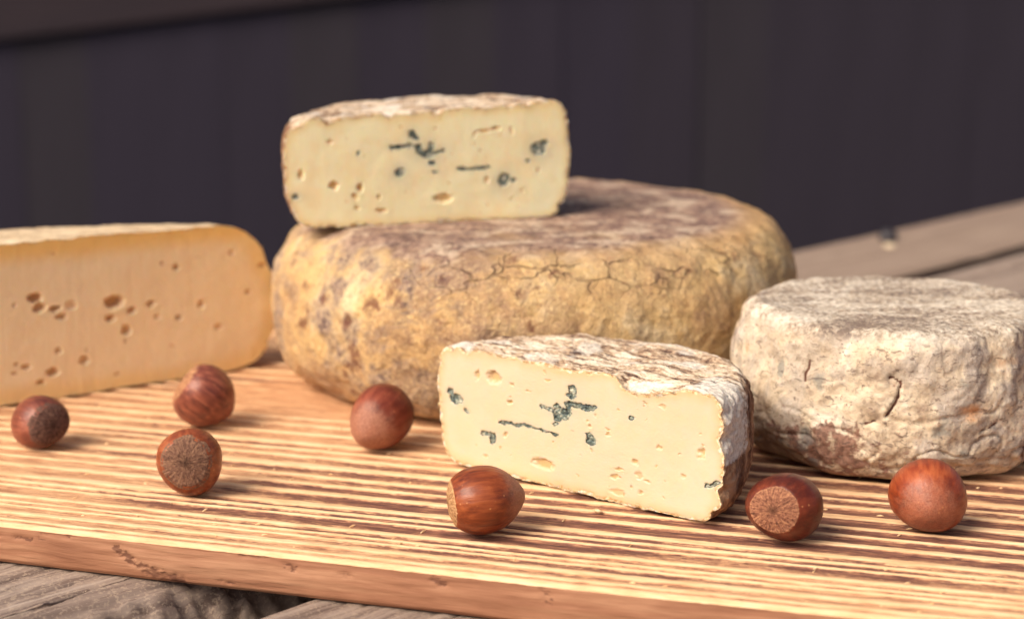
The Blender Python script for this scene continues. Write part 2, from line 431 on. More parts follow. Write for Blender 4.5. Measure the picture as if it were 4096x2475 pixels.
# --- large tomme wheel
def mat_tomme():
    m = M('tomme_rind', .78, .22)
    z = m.xyz()[2]
    top = m.step(m.add(z, m.mul(m.math('SUBTRACT', m.noise(60, 4, .6), .5), .016)), .0445, .0515)
    low = m.step(m.add(z, m.mul(m.math('SUBTRACT', m.noise(55, 4, .6), .5), .024)), .02, .004)
    big = m.noise(26, 5, .62, .3); mid = m.noise(120, 5, .65, .4); fine = m.noise(600, 4, .65)
    fin2 = m.noise(1500, 2, .6)
    c = m.ramp(m.add(m.mul(big, .65), m.mul(mid, .35)), [(.40, S(160, 128, 100)), (.47, S(199, 162, 112)), (.54, S(213, 179, 124)), (.62, S(227, 203, 160))])
    grey = m.mul(m.step(m.noise(38, 6, .68, .6), .38, .54), m.step(m.attr('left'), .0, .7, .3, 1.))
    c = m.mix(m.mul(grey, m.step(mid, .38, .58, .35, 1.)), c, m.ramp(fine, [(.4, S(112, 92, 86)), (.58, S(176, 152, 130))]))
    c = m.mix(m.mul(low, m.step(mid, .3, .7, .3, .95)), c, m.ramp(fine, [(.4, S(150, 126, 106)), (.58, S(216, 190, 154))]))
    spots = m.mul(m.step(m.voro(120, m.warp(m.obj, 200, .010)), .40, .16), m.step(m.noise(46, 2), .48, .54))
    c = m.mix(m.mul(spots, .8), c, S(112, 66, 54))
    c = m.mix(m.mul(m.step(fine, .52, .64), .5), c, S(136, 102, 78))
    c = m.mix(m.mul(m.step(m.noise(900, 3), .54, .64), .3), c, S(244, 216, 160))
    tc = m.ramp(m.add(m.mul(mid, .55), m.mul(fine, .45)), [(.42, S(104, 82, 78)), (.5, S(146, 118, 104)), (.58, S(182, 154, 132))])
    white = m.step(m.noise(75, 4, .55, .5, m.sc(m.obj, 1, 1.5, 1)), .52, .6)
    tc = m.mix(m.mul(white, m.step(fine, .35, .6, .4, .95)), tc, S(206, 184, 160))
    tc = m.mix(m.mul(m.attr('rim'), .75), tc, m.ramp(mid, [(.35, S(196, 150, 96)), (.65, S(224, 184, 124))]))
    c = m.mix(top, c, tc)
    cr = m.voro(120, m.warp(m.sc(m.obj, .75, 1, 1.4), 160, .007), 'DISTANCE_TO_EDGE')
    crk = m.mul(m.step(cr, .045, .0), m.attr('crack'), m.step(m.noise(90, 3), .38, .54))
    c = m.mix(m.mul(crk, .5), c, S(112, 80, 68))
    cl = m.step(m.noise(1, 3, .6, .0, m.sc(m.obj, 1300, 1300, 1300)), .4, .6)
    h = m.add(m.add(m.mul(mid, 1.), m.mul(fine, .55)), m.mul(cl, .12))
    nrm = m.bump(h, .0011, .8)
    nrm = m.bump(m.math('SUBTRACT', 1., crk), .0008, 1., nrm)
    return m.set(color=c, normal=nrm, sss=.12, radius=(1, .6, .3), scale=.002).m
R, H = .0838, .0522
th = np.linspace(0, 2 * np.pi, 820, endpoint=False)
prof = [(0, 0), (.6, 0), (.8, .004), (.89, .05), (.955, .16), (.99, .32), (1, .48), (.99, .64), (.955, .80), (.895, .915), (.82, .975), (.72, .998), (.5, 1.0), (0, 1.0)]
X, Y, Z, NX, NY, NZ = wheel_grid(R, H, prof, 250, th)
side = 1 - np.abs(NZ) ** 2
rad = np.hypot(X, Y)
flat = sstep(.7 * R, .95 * R, rad)
d = (.0016 * fbm(X * 30, Y * 30, Z * 35, 3) + .0007 * fbm(X * 140, Y * 140, Z * 140, 3)) * (.25 + .75 * flat) + .0002 * fbm(X * 500, Y * 500, Z * 500, 2)
d -= .0006 * np.maximum(0, fbm(X * 220, Y * 220, Z * 220, 2) - .45) * flat
low = (Z < .002)
d = np.where(low & (NZ < -.5), np.abs(d) * .15, d)
X, Y, Z = X + NX * d, Y + NY * d, Z + NZ * d
Z = np.where(Z > .02, Z + (Y * .028) * sstep(.02, .05, Z), Z)      # wheel a little taller at the back
ang = np.arctan2(Y, X)
left = sstep(-.02, .06, -X * .9 - Y * .15 - .01)
crack = np.exp(-((Z - .0455) / .0050) ** 2) * sstep(-.3, .2, -np.abs(ang + 1.25) + .75) * 1.
rim = sstep(.70 * R, .86 * R, rad) * sstep(-.06, .04, X + .3 * Y)
V = np.stack([X, Y, Z], -1).reshape(-1, 3)
tomme = link('round_cheese', mesh_np('round_cheese', V, grid_faces(250, 820, True), {'left': left, 'crack': crack, 'rim': rim}), mat_tomme())
tomme.location = (.0078, .5500, .0002)
tag(tomme, 'largest whole cheese wheel with ochre crackled rind, under the upper blue cheese half', 'cheese')

# --- small mouldy tomme at the right
def mat_small():
    m = M('white_mould_rind', .85, .18)
    z = m.xyz()[2]
    v = m.warp(m.obj, 90, .006)
    big = m.noise(38, 5, .6, .5); mid = m.noise(150, 5, .65, .6); fine = m.noise(700, 4, .68, .3)
    c = m.ramp(m.add(m.mul(big, .5), m.mul(mid, .5)), [(.39, S(176, 154, 132)), (.45, S(210, 190, 162)), (.51, S(230, 212, 184)), (.6, S(241, 227, 206))])
    gr = m.mul(m.step(m.noise(46, 5, .66, .8), .42, .54), m.step(mid, .40, .52, .3, 1.))
    gr = m.mul(gr, m.step(m.attr('right'), 0., 1., .5, 1.))
    c = m.mix(m.mul(gr, .9), c, m.ramp(fine, [(.4, S(100, 88, 90)), (.58, S(166, 150, 140))]))
    brn = m.step(m.add(m.attr('brown'), m.mul(m.math('SUBTRACT', m.noise(260, 5, .7, .5), .5), 3.2)), .5, .9)
    c = m.mix(m.mul(brn, .9), c, m.ramp(fine, [(.4, S(112, 76, 66)), (.58, S(160, 118, 100))]))
    blue = m.mul(m.step(m.voro(85, m.warp(m.obj, 200, .008)), .30, .16), m.step(m.noise(30, 2), .46, .52))
    c = m.mix(m.mul(blue, .6), c, S(120, 126, 124))
    org = m.mul(m.step(m.voro(44, m.warp(m.sc(m.obj, 1, 1, 1.3), 170, .009)), .22, .06), m.step(m.noise(31, 2), .47, .53))
    c = m.mix(m.mul(org, .75), c, S(222, 160, 104))
    c = m.mix(m.mul(m.step(fine, .55, .63), .45), c, S(128, 106, 94))
    fl = m.step(m.noise(1, 3, .6, 1.2, m.sc(m.obj, 260, 260, 620)), .595, .65)
    c = m.mix(m.mul(fl, .6), c, S(92, 72, 68))
    top = m.step(z, .0355, .039)
    tcol = m.ramp(m.add(m.mul(m.noise(60, 5, .65, .4, m.sc(m.obj, .6, 1.4, 1)), .5), m.mul(fine, .5)), [(.42, S(112, 96, 88)), (.48, S(170, 154, 136)), (.54, S(208, 196, 178)), (.62, S(234, 226, 210))])
    c = m.mix(m.mul(top, .85), c, tcol)
    crk = m.attr('crack')
    c = m.mix(m.step(m.add(crk, m.mul(m.math('SUBTRACT', fine, .5), .6)), .45, .85), c, S(112, 78, 66))
    h = m.add(m.add(m.mul(mid, .8), m.mul(fine, .8)), m.mul(m.noise(1800, 2), .3))
    return m.set(color=c, normal=m.bump(h, .0006, .8), sss=.15, radius=(1, .7, .4), scale=.002).m
R, H = .0438, .0398
th = np.linspace(0, 2 * np.pi, 640, endpoint=False)
prof = [(0, 0), (.6, 0), (.82, .004), (.9, .05), (.965, .2), (.995, .4), (.99, .6), (.965, .8), (.935, .92), (.885, .985), (.8, 1.0), (.5, .995), (0, .99)]
X, Y, Z, NX, NY, NZ = wheel_grid(R, H, prof, 220, th)
ang = np.arctan2(Y, X); rad = np.hypot(X, Y); flat = sstep(.72 * R, .95 * R, rad)
lumps = .0016 * fbm(X * 42, Y * 42, Z * 50, 3) + .0007 * fbm(X * 130, Y * 130, Z * 150, 3)
fold = -.0007 * np.exp(-(np.abs(fbm(X * 70, Y * 70, Z * 110 + 8, 2)) / .07) ** 2) * (1 - sstep(.016, .028, Z))
d = (lumps + fold) * (.22 + .78 * flat) + .00028 * fbm(X * 480, Y * 480, Z * 480, 3)
crack = np.zeros_like(X)
def stroke(arc, pts, wd, depth):
    global d, crack
    a = (ang + np.pi / 2) * R                      # arc length from the camera-facing front
    nz = .0008 * fbm(a * 300, Z * 300, 1.5, 3)
    best = np.full(X.shape, 9.)
    for p, q in zip(pts[:-1], pts[1:]): best = np.minimum(best, seg(a + nz, Z + nz, p, q, wd))
    k = 1 - sstep(.4, 1.4, best); crack = np.maximum(crack, k * (flat > .3)); d = d - depth * k * (flat > .3)
stroke(0, [(-.0105, .0285), (-.0075, .028), (-.0082, .0235), (-.0102, .0195)], .00045, .0008)
stroke(0, [(-.032, .031), (-.0325, .0255)], .00045, .0006)
stroke(0, [(.031, .0105), (.0295, .007), (.0315, .0045)], .0005, .0009)
stroke(0, [(-.016, .0165), (-.0135, .0175)], .0004, .0006)
stroke(0, [(.014, .0145), (.019, .016)], .0003, .0006)
under = (NZ < -.5) & (Z < .003)
d = np.where(under, np.abs(d) * .2, d)
X, Y, Z = X + NX * d, Y + NY * d, Z + NZ * d
# wavy foot: parts of the lower edge lift off the board
foot = 1 - sstep(.0, .012, Z)
Z = Z + foot * flat * np.clip(.0022 * (1 + 1.8 * pn(np.cos(ang) * 2.6, np.sin(ang) * 2.6, 3.1)), 0, .005)
right = sstep(-.3, .9, ang + np.pi / 2); brown = sstep(.1, .5, -(ang + np.pi / 2)) * sstep(.022, .010, Z) if False else sstep(-.35, -.62, -0 - np.abs(ang + np.pi / 2 + .62)) * 0 + np.exp(-((ang + np.pi / 2 + .62) / .42) ** 2) * (1 - sstep(.012, .021, Z))
V = np.stack([X, Y, Z], -1).reshape(-1, 3)
sm = link('small_cheese', mesh_np('small_cheese', V, grid_faces(220, 640, True), {'right': right, 'brown': brown, 'crack': crack}), mat_small())
sm.location = (.1036, .4628, .0003)
tag(sm, 'small whole round cheese with lumpy white and grey mould rind at the right', 'cheese')

# --- cut halves
def blob(px, pz, items, seed):
    """signed coverage 0..1 of ellipses and strokes in millimetres"""
    wx = px + .42 * fbm(px * .8, pz * .8, seed, 4, gain=.6); wz = pz + .42 * fbm(px * .8 + 40, pz * .8, seed, 4, gain=.6)
    best = np.full(px.shape, 9.)
    for it in items:
        if it[0] == 'L':
            for p, q in zip(it[1][:-1], it[1][1:]): best = np.minimum(best, seg(wx, wz, p, q, 1.2 * max(it[2], .18)))
        else:
            a, b, rx, rz = it[:4]; best = np.minimum(best, np.hypot((wx - a) / (1.15 * max(rx, .25)), (wz - b) / (1.15 * max(rz, .25))))
    return best
def half_cheese(name, R, H, prof, nprof, nth, disp, holes, moulds, rind_mat, paste_mat, loc, rotz, hx=None, depth=1., lip=.0009, frayed=1., nrad=170, hole_depth=1., bloom=None):
    root = empty(name, loc, (0, 0, rotz))
    th = np.linspace(0, np.pi, nth)
    X, Y, Z, NX, NY, NZ = wheel_grid(R, H, prof, nprof, th)
    Y = Y * depth
    d = disp(X, Y, Z, NX, NY, NZ)
    X, Y, Z = X + NX * d, Y + NY * d, Z + NZ * d
    if hx: Z = np.where(Z > .25 * H, Z + hx(X) * sstep(.2 * H, .8 * H, Z), Z)
    # frayed front rim of the rind, hanging a little over the cut
    topw = sstep(.6, .9, NZ)
    for col, nb in ((0, 1), (-1, -2)):
        pass
    Yl = Y.copy()
    k = np.exp(-np.abs(th)[None] * np.maximum(np.hypot(X, Z), .001) / .004) + np.exp(-np.abs(np.pi - th)[None] * np.maximum(np.abs(X), .001) / .004)
    fr = frayed * (.0007 * fbm(X * 420, Z * 420, 3.1, 3) + .0012 * np.maximum(0, pn(X * 160, Z * 160, 7.)) * topw)
    # centre of the wheel (axis) must stay on the cut plane too
    Yl = np.where(np.minimum(th, np.pi - th)[None] < 1e-6, 0, Yl)
    n, mth = X.shape
    # outline of the cut
    oR = np.stack([X[:, 0], Z[:, 0]], -1); oL = np.stack([X[:, -1], Z[:, -1]], -1)
    out = np.vstack([oR, oL[::-1][1:-1]])
    nn = len(out)
    c = np.array([0, H * .5])
    rho = np.linspace(0, 1, nrad)
    ker = np.hanning(31); ker /= ker.sum()
    smo = np.stack([np.convolve(np.concatenate([out[-15:, q], out[:, q], out[:15, q]]), ker, 'valid') for q in (0, 1)], -1)
    smo = c + (smo - c) * .985
    bl = sstep(.93, 1., rho)[:, None]
    PX = c[0] + (smo[:, 0][None] - c[0]) * rho[:, None] + (out[:, 0] - smo[:, 0])[None] * bl
    PZ = c[1] + (smo[:, 1][None] - c[1]) * rho[:, None] + (out[:, 1] - smo[:, 1])[None] * bl
    # distance to the outline
    ed = np.full(PX.size, 9.); fx, fz = PX.ravel(), PZ.ravel(); so = out[::2]
    for s in range(0, len(fx), 20000):
        ed[s:s + 20000] = np.sqrt(((fx[s:s + 20000, None] - so[None, :, 0]) ** 2 + (fz[s:s + 20000, None] - so[None, :, 1]) ** 2).min(1))
    ed = ed.reshape(PX.shape)
    mx, mz = PX * 1e3, PZ * 1e3
    dep = .00010 * fbm(mx * .12, mz * .12, 2., 3) + .000025 * fbm(mx * 1.6, mz * 1.6, 5., 2)
    hole = np.zeros_like(PX)
    for i, hh in enumerate(holes):
        if hh[0] == 'L': b, strength, rr = blob(mx, mz, [hh], 3.3 + i), 1., hh[2] * 1.4
        else: b, strength, rr = blob(mx, mz, [hh], 3.3 + i), (hh[4] if len(hh) > 4 else 1.), min(hh[2], hh[3])
        kk = 1 - sstep(.55, 1.12, b)
        dep = np.maximum(dep, dep + kk * min(.0034, rr * 1e-3 * 1.15 * strength + .00012) * hole_depth)
        dep -= .00003 * np.exp(-((b - 1.35) / .25) ** 2)
        hole = np.maximum(hole, kk * min(1, .35 + .45 * strength))
    mould = np.zeros_like(PX); gid = np.full(PX.shape, -1); halo = np.zeros_like(PX)
    for i, mm in enumerate(moulds):
        b = blob(mx, mz, mm, 21.7 + i * 2)
        kk = 1 - sstep(.75, 1.15, b); gid = np.where(kk > np.maximum(mould, .45), i, gid); mould = np.maximum(mould, kk)
        halo = np.maximum(halo, np.exp(-np.maximum(b - 1, 0) * .75))
    dep = dep + mould * (.00035 + .0005 * fbm(mx * 1.5, mz * 1.5, 8., 3))
    rn = lip * (1 + .8 * fbm(mx * .5, mz * .5, 12., 3))
    rnd = 1 - sstep(.35, 1.0, ed / np.maximum(rn, .0002))
    out_lip = rnd * np.clip(.00035 * frayed * fbm(mx * 1.3, mz * 1.3, 15., 3) + .00010, -.0002, .0009)
    dep = dep * sstep(0, .0008, ed) - out_lip * sstep(0, .0002, ed)
    FY = dep
    V1 = np.stack([PX, FY, PZ], -1).reshape(-1, 3)
    # the rind joins the cut exactly along the outline
    Fq = grid_faces(nrad, nn, True)[nn:]
    tri0 = np.stack([np.zeros(nn, int), nn + np.arange(nn), nn + (np.arange(nn) + 1) % nn], -1)
    at = {'hole': hole, 'mould': mould, 'halo': halo, 'rind': rnd, 'ed': ed * 1e3}
    # split the veins of blue mould off the paste as parts of their own
    fg = gid.ravel()[Fq]; lab = np.where((fg == fg[:, :1]).all(1), fg[:, 0], -1)
    def sub(faces, nm, par):
        ids = np.unique(faces); re = np.full(len(V1), -1); re[ids] = np.arange(len(ids))
        me = mesh_np(nm, V1[ids], re[faces], {a: v.ravel()[ids] for a, v in at.items()})
        return link(nm, me, paste_mat, par)
    keep = Fq[lab < 0]
    c0 = np.stack([tri0[:, 0], tri0[:, 1], tri0[:, 2], tri0[:, 2]], -1)
    me_faces = keep
    # centre fan: merge as tiny quads with a duplicated centre ring
    cen = np.stack([np.arange(nn), nn + np.arange(nn), nn + (np.arange(nn) + 1) % nn, (np.arange(nn) + 1) % nn], -1)
    V1[:nn, 0] = c[0] + (V1[nn:2 * nn, 0] - c[0]) * .02; V1[:nn, 2] = c[1] + (V1[nn:2 * nn, 2] - c[1]) * .02; V1[:nn, 1] = V1[nn:2 * nn, 1]
    paste = sub(np.vstack([keep, cen]), 'paste', root)
    for i in range(len(moulds)):
        f = Fq[lab == i]
        if len(f): sub(f, 'mould_vein', paste)
    # rind shell; the free edge at theta 0 / pi coincides with the outline
    V2 = np.stack([X, Yl, Z], -1)
    V2[:, 0, 1] = 0; V2[:, -1, 1] = 0
    nz = NZ
    edge_d = np.minimum(th, np.pi - th)[None] * np.maximum(np.hypot(X, Y), 1e-5)
    me = mesh_np('rind', V2.reshape(-1, 3), grid_faces(n, mth), {'edge': edge_d * 1e3, 'up': sstep(.5, .9, NZ), 'bloom': bloom(X, Y, Z) if bloom else np.zeros_like(X)})
    link('rind', me, rind_mat, root)
    return root

def mat_paste_blue(name, warm):
    m = M(name, .42, .4)
    ed = m.attr('ed')
    n1 = m.noise(45, 3); n2 = m.noise(420, 4, .6)
    c = m.ramp(n1, [(.3, S(*warm[0])), (.7, S(*warm[1]))])
    c = m.mix(m.step(m.add(ed, m.mul(n1, 2.5)), 4.6, .9, 0, .8), c, S(*warm[2]))
    c = m.mix(m.step(m.noise(150, 5, .6), .45, .62, 0, .35), c, S(*warm[4]))
    pit = m.mul(m.step(m.voro(330, m.warp(m.obj, 500, .002)), .20, .10), m.step(m.noise(110, 2), .52, .6))
    c = m.mix(m.mul(pit, .45), c, S(*warm[3]))
    c = m.mix(m.mul(m.attr('hole'), .8), c, S(*warm[3]))
    c = m.mix(m.mul(m.attr('halo'), m.step(n1, .35, .65, .35, .75)), c, S(192, 191, 168))
    mo = m.attr('mould')
    g = m.ramp(m.add(m.mul(n2, .6), m.mul(m.noise(1400, 3, .65), .4)), [(.40, S(62, 78, 78)), (.47, S(106, 120, 112)), (.54, S(160, 164, 148)), (.62, S(218, 213, 188))])
    g2 = m.mix(m.step(mo, .55, .9), S(70, 78, 82), g)
    c = m.mix(m.step(mo, .12, .5), c, g2)
    r = m.attr('rind')
    rc = m.ramp(m.noise(520, 4, .65), [(.40, S(196, 150, 104)), (.5, S(232, 204, 158)), (.6, S(248, 232, 204))])
    c = m.mix(m.step(r, .25, .7), c, rc)
    drag = m.noise(1, 4, .6, .2, m.sc(m.obj, 700, 700, 40))
    h = m.add(m.add(m.mul(n2, m.add(m.mul(mo, 2.5), .2)), m.mul(drag, .16)), m.mul(m.mul(n2, r), 1.6))
    h = m.math('SUBTRACT', h, m.mul(pit, .5))
    return m.set(color=c, normal=m.bump(h, .0006, .7), sss=m.step(mo, .1, .5, .55, .05), radius=(1, .62, .28), scale=.0028).m
def mat_rind_blue(name, bright):
    m = M(name, .88, .15)
    v = m.warp(m.obj, 130, .0035)
    st = m.noise(1, 5, .66, .5, m.sc(v, 75, 330, 330)); fine = m.noise(900, 4, .66); patch = m.noise(60, 4, .55, .4)
    b = bright
    c = m.ramp(m.add(m.mul(st, .72), m.mul(fine, .28)), [(.40, S(92 * b, 72 * b, 66 * b)), (.455, S(170 * b, 140 * b, 114 * b)), (.51, S(216 * b, 192 * b, 162 * b)), (.59, S(246 * b, 232 * b, 210 * b))])
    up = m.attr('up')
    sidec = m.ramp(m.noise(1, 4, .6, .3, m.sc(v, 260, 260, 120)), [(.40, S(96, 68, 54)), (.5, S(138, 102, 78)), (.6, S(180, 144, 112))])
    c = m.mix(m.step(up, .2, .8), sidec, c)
    c = m.mix(m.math('MAXIMUM', m.mul(m.step(patch, .53, .6), m.step(up, .2, .8, .12, .8)), m.step(m.add(m.attr('bloom'), m.mul(m.math('SUBTRACT', fine, .5), .6)), .35, .7)), c, m.ramp(fine, [(.35, S(204, 192, 176)), (.6, S(238, 230, 216))]))
    fl = m.step(m.noise(1, 3, .6, 1.0, m.sc(v, 150, 620, 500)), .62, .68)
    c = m.mix(m.mul(fl, up, .8), c, S(84, 62, 58))
    e = m.step(m.add(m.attr('edge'), m.mul(fine, 1.6)), 2.0, .9)
    c = m.mix(m.mul(e, .8), c, m.ramp(m.noise(520, 4, .65), [(.38, S(190, 142, 92)), (.6, S(246, 226, 190))]))
    h = m.add(m.mul(st, 1.), m.mul(fine, .5))
    return m.set(color=c, normal=m.bump(h, .0010, .9), sss=.1, radius=(1, .7, .4), scale=.002).m

FWH = [(-31.1, 25.0, 0.7, 1.2), (-25.5, 25.4, 2.2, 1.5), (-19.4, 24.6, 0.6, 0.4), (-13.9, 23.5, 0.7, 0.2), (-20.0, 19.6, 1.0, 0.5, 2), (-21.6, 10.9, 0.6, 0.6), (-31.4, 6.4, 0.3, 0.3), (-28.2, 3.9, 0.9, 0.4), (5.2, 17.8, 0.6, 0.5), (10.9, 17.9, 0.6, 0.4), (11.0, 16.7, 0.6, 0.4), (-6.0, 11.8, 0.3, 0.2), (-9.2, 5.4, 3.3, 1.2), (26.0, 16.1, 0.7, 0.4), (18.9, 11.2, 0.9, 0.7), (14.3, 8.5, 1.5, 0.4), (13.0, 6.4, 1.0, 0.5), (14.5, 6.6, 0.4, 0.2), (20.2, 8.1, 1.1, 0.9, 0.4), (23.0, 7.0, 0.8, 0.4), (33.1, 10.6, 0.8, 0.5), (20.8, 4.0, 0.6, 0.5), (13.9, 2.6, 2.2, 0.7, 0.4), (38.1, 17.3, 0.9, 0.8), (38.0, 16.0, 1.3, 0.3), (26.9, 26.4, 1.0, 0.5, 0.4), (21.4, 26.7, 0.3, 0.2), (25.4, 11.2, 0.3, 0.2), (-7.7, 27.3, 0.9, 0.2), (1.7, 4.6, 0.3, 0.2)]
FWM = [[(-0.1, 26.0, 1.1, 1.1), (-0.5, 24.6, 1.4, 0.5)], [(-3.9, 19.5, 2.2, 1.5), ('L', [(-6.7, 20.0), (-8.6, 20.3), (-9.8, 20.3)], 0.38), (-5.1, 21.1, 0.8, 0.6), ('L', [(-1.9, 22.3), (1.5, 22.5), (3.8, 22.3), (6.7, 22.7)], 0.49), (3.8, 22.1, 1.7, 0.6), ('L', [(-1.2, 22.3), (-1.2, 20.2), (-2.1, 18.9)], 0.75), (-4.6, 18.3, 1.3, 0.9)], [(-5.2, 16.6, 0.8, 0.4)], [('L', [(-23.5, 13.8), (-20.0, 14.1), (-17.1, 13.9), (-14.3, 14.7), (-12.4, 14.3)], 0.31), ('L', [(-12.4, 14.3), (-9.0, 14.1), (-5.8, 13.8)], 0.13)], [(-5.4, 13.8, 0.6, 0.3)], [(5.6, 14.2, 1.3, 1.1), (5.2, 15.5, 0.9, 0.4)], [(17.9, 21.9, 0.6, 0.5)], [(-38.0, 17.6, 1.9, 1.2), (-40.2, 19.4, 1.0, 0.6), ('L', [(-40.5, 19.5), (-39.2, 17.8)], 0.4)], [('L', [(-35.5, 15.3), (-33.8, 14.6)], 0.24)], [(-25.8, 9.2, 1.0, 1.3), ('L', [(-29.2, 9.9), (-26.4, 10.2)], 0.4)], [('L', [(39.4, 9.3), (41.6, 9.9), (43.0, 10.7)], 0.32)]]
UWH = [(-30.7, 25.5, 1.0, 0.5), ('L', [(13.5, 26.3), (15.3, 27.5), (17.8, 27.4), (19.9, 28.0)], 0.4), (20.7, 28.2, 1.2, 0.6), (25.5, 27.4, 0.6, 1.2, 0.5), (1.8, 28.4, 0.6, 0.3), (-39.4, 16.1, 0.9, 1.4), (-29.6, 12.4, 1.3, 1.2, 1.3), (-21.6, 11.5, 0.9, 1.4, 1.6), (-23.2, 9.0, 1.0, 0.9), (-15.9, 8.7, 0.5, 0.8, 1.3), (-22.7, 5.5, 0.9, 0.6), (-15.2, 4.3, 1.8, 0.6, 1.3), (4.0, 7.3, 2.7, 1.3), (15.9, 21.4, 0.7, 0.4), (17.7, 12.7, 0.7, 0.9), (34.0, 15.0, 0.5, 0.5), (29.1, 8.8, 0.5, 0.3), (26.0, 6.5, 0.8, 0.5, 0.5), (-7.6, 9.8, 0.3, 0.2), (-25.5, 26.5, 0.4, 0.2)]
UWM = [[(-21.9, 21.8, 0.4, 0.5)], [('L', [(-11.9, 23.3), (-8.9, 23.4), (-6.0, 23.5), (-3.2, 23.2)], 0.48), (-3.4, 22.4, 1.1, 1.3), (-0.8, 21.0, 2.4, 1.1), (0.3, 23.1, 0.7, 1.2), ('L', [(1.3, 21.1), (4.2, 21.9)], 0.36)], [(-5.4, 27.1, 1.0, 1.1), (-4.2, 25.8, 0.6, 0.6)], [(0.6, 18.3, 1.0, 0.6)], [(1.4, 15.6, 0.8, 0.3)], [(-9.4, 15.7, 1.2, 1.2)], [('L', [(8.9, 16.3), (12.4, 15.9), (15.7, 16.1), (18.6, 16.3)], 0.32)], [(23.2, 12.3, 1.6, 1.7), (26.2, 12.2, 0.8, 0.5)], [(34.2, 21.5, 2.0, 1.7), (35.9, 23.2, 1.2, 0.8)], [(30.8, 17.9, 0.6, 0.3)], [(-41.3, 9.5, 1.1, 0.5)]]
LCH = [(3.5, 31.2, 2.0, 1.4, 1.6), (4.7, 28.2, 1.8, 1.4, 1.2), (9.6, 27.3, 1.7, 0.9, 1.6), (11.4, 24.6, 1.6, 1.0, 1.1), (14.6, 27.7, 1.7, 1.3, 0.35), (28.5, 27.1, 2.8, 1.9, 2.6), (27.1, 22.3, 1.5, 1.1, 1.4), (34.0, 23.7, 1.4, 1.1, 1.2), (40.6, 25.0, 1.4, 1.1), (42.4, 20.8, 1.2, 0.9, 0.4), (49.8, 19.6, 0.9, 0.7, 1.8), (57.8, 22.9, 0.9, 1.1), (32.1, 17.8, 1.4, 1.6), (31.7, 14.5, 0.6, 0.5), (49.6, 35.5, 1.1, 0.9, 1.4), (45.0, 37.3, 0.7, 0.5), (69.1, 38.2, 0.8, 0.7), (81.6, 36.2, 0.7, 0.5), (79.8, 33.0, 1.5, 0.5, 1.3), (80.5, 40.7, 0.5, 0.5), (74.3, 24.9, 0.9, 0.8), (63.6, 14.8, 1.4, 0.8, 0.8), (85.2, 20.7, 0.6, 1.0), (9.8, 14.4, 1.0, 1.0, 0.7), (19.0, 13.5, 0.5, 0.4), (17.8, 10.2, 1.4, 1.3, 0.8), (7.8, 8.0, 1.9, 1.1, 1.3), (3.8, 5.4, 1.2, 0.8, 1.3), (-0.6, 10.8, 1.3, 0.8), (-3.6, 11.9, 0.8, 0.6), (-4.0, 9.5, 0.7, 0.5), (-3.0, 30.0, 0.5, 0.5), (28.3, 4.6, 1.0, 0.5, 0.7), (9.8, 43.9, 0.4, 0.3), (47.5, 10.6, 0.6, 0.4, 0.5)]

def disp_blue(seed):
    def f(X, Y, Z, NX, NY, NZ):
        up = sstep(.5, .9, NZ)
        d = .0009 * fbm(X * 55, Y * 55, Z * 60 + seed, 3) + .0004 * fbm(X * 160 + seed, Y * 420, Z * 420, 3) + .00022 * fbm(X * 700, Y * 900, Z * 900 + seed, 3)
        rad = np.hypot(X, Y)
        # nicks along the top and bottom rim of the cut
        front = np.exp(-(Y / .0016) ** 2)
        d = d - front * np.maximum(0, pn(X * 210, Z * 210, seed) - .18) * .0035 * (.4 + .6 * np.abs(NZ))
        d = np.where((NZ < -.6), np.clip(d, -.0002, .0002) + np.abs(d) * .35, d)
        if seed == 2.:      # the chipped top rim and right corner of the front half
            d = d - np.exp(-(Y / .0035) ** 2) * up * .0026 * sstep(.0125, .016, X) * (1 - sstep(.021, .034, X))
            d = d - np.exp(-(Y / .003) ** 2) * .0016 * np.exp(-((Z - .0215) / .0022) ** 2) * (X > .03)
            d = d - np.exp(-(Y / .003) ** 2) * .0013 * np.exp(-((Z - .0085) / .0016) ** 2) * (X > .03)
        return d
    return f
prof_b = [(0, 0), (.6, 0), (.82, .004), (.90, .035), (.955, .13), (.985, .28), (1, .5), (.998, .7), (.985, .86), (.955, .945), (.895, .99), (.8, 1.0), (.5, 1.0), (0, 1.0)]
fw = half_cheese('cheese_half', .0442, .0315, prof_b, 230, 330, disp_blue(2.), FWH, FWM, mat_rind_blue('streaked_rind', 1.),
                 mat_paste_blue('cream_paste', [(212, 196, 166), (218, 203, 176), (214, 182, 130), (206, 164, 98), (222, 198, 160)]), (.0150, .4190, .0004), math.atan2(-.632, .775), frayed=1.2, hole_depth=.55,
                 bloom=lambda X, Y, Z: sstep(.030, .034, X) * sstep(.0125, .017, Z) * np.exp(-((Y - .004) / .011) ** 2) + np.exp(-((X - .019) / .004) ** 2 - (Y / .005) ** 2) * (Z > .02) + np.exp(-((X + .038) / .005) ** 2 - (Y / .007) ** 2) * (Z > .025))
tag(fw, 'half round of cream blue cheese on the board before the large wheel', 'cheese')
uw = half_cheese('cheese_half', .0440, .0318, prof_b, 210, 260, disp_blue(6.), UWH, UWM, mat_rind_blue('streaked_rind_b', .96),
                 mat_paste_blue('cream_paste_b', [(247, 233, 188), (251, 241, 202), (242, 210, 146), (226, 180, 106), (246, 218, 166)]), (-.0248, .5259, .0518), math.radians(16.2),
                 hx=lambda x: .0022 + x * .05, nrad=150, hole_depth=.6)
uw.rotation_euler = (math.radians(1.3), 0, math.radians(16.2))
tag(uw, 'half round of blue cheese lying on top of the large ochre wheel', 'cheese')

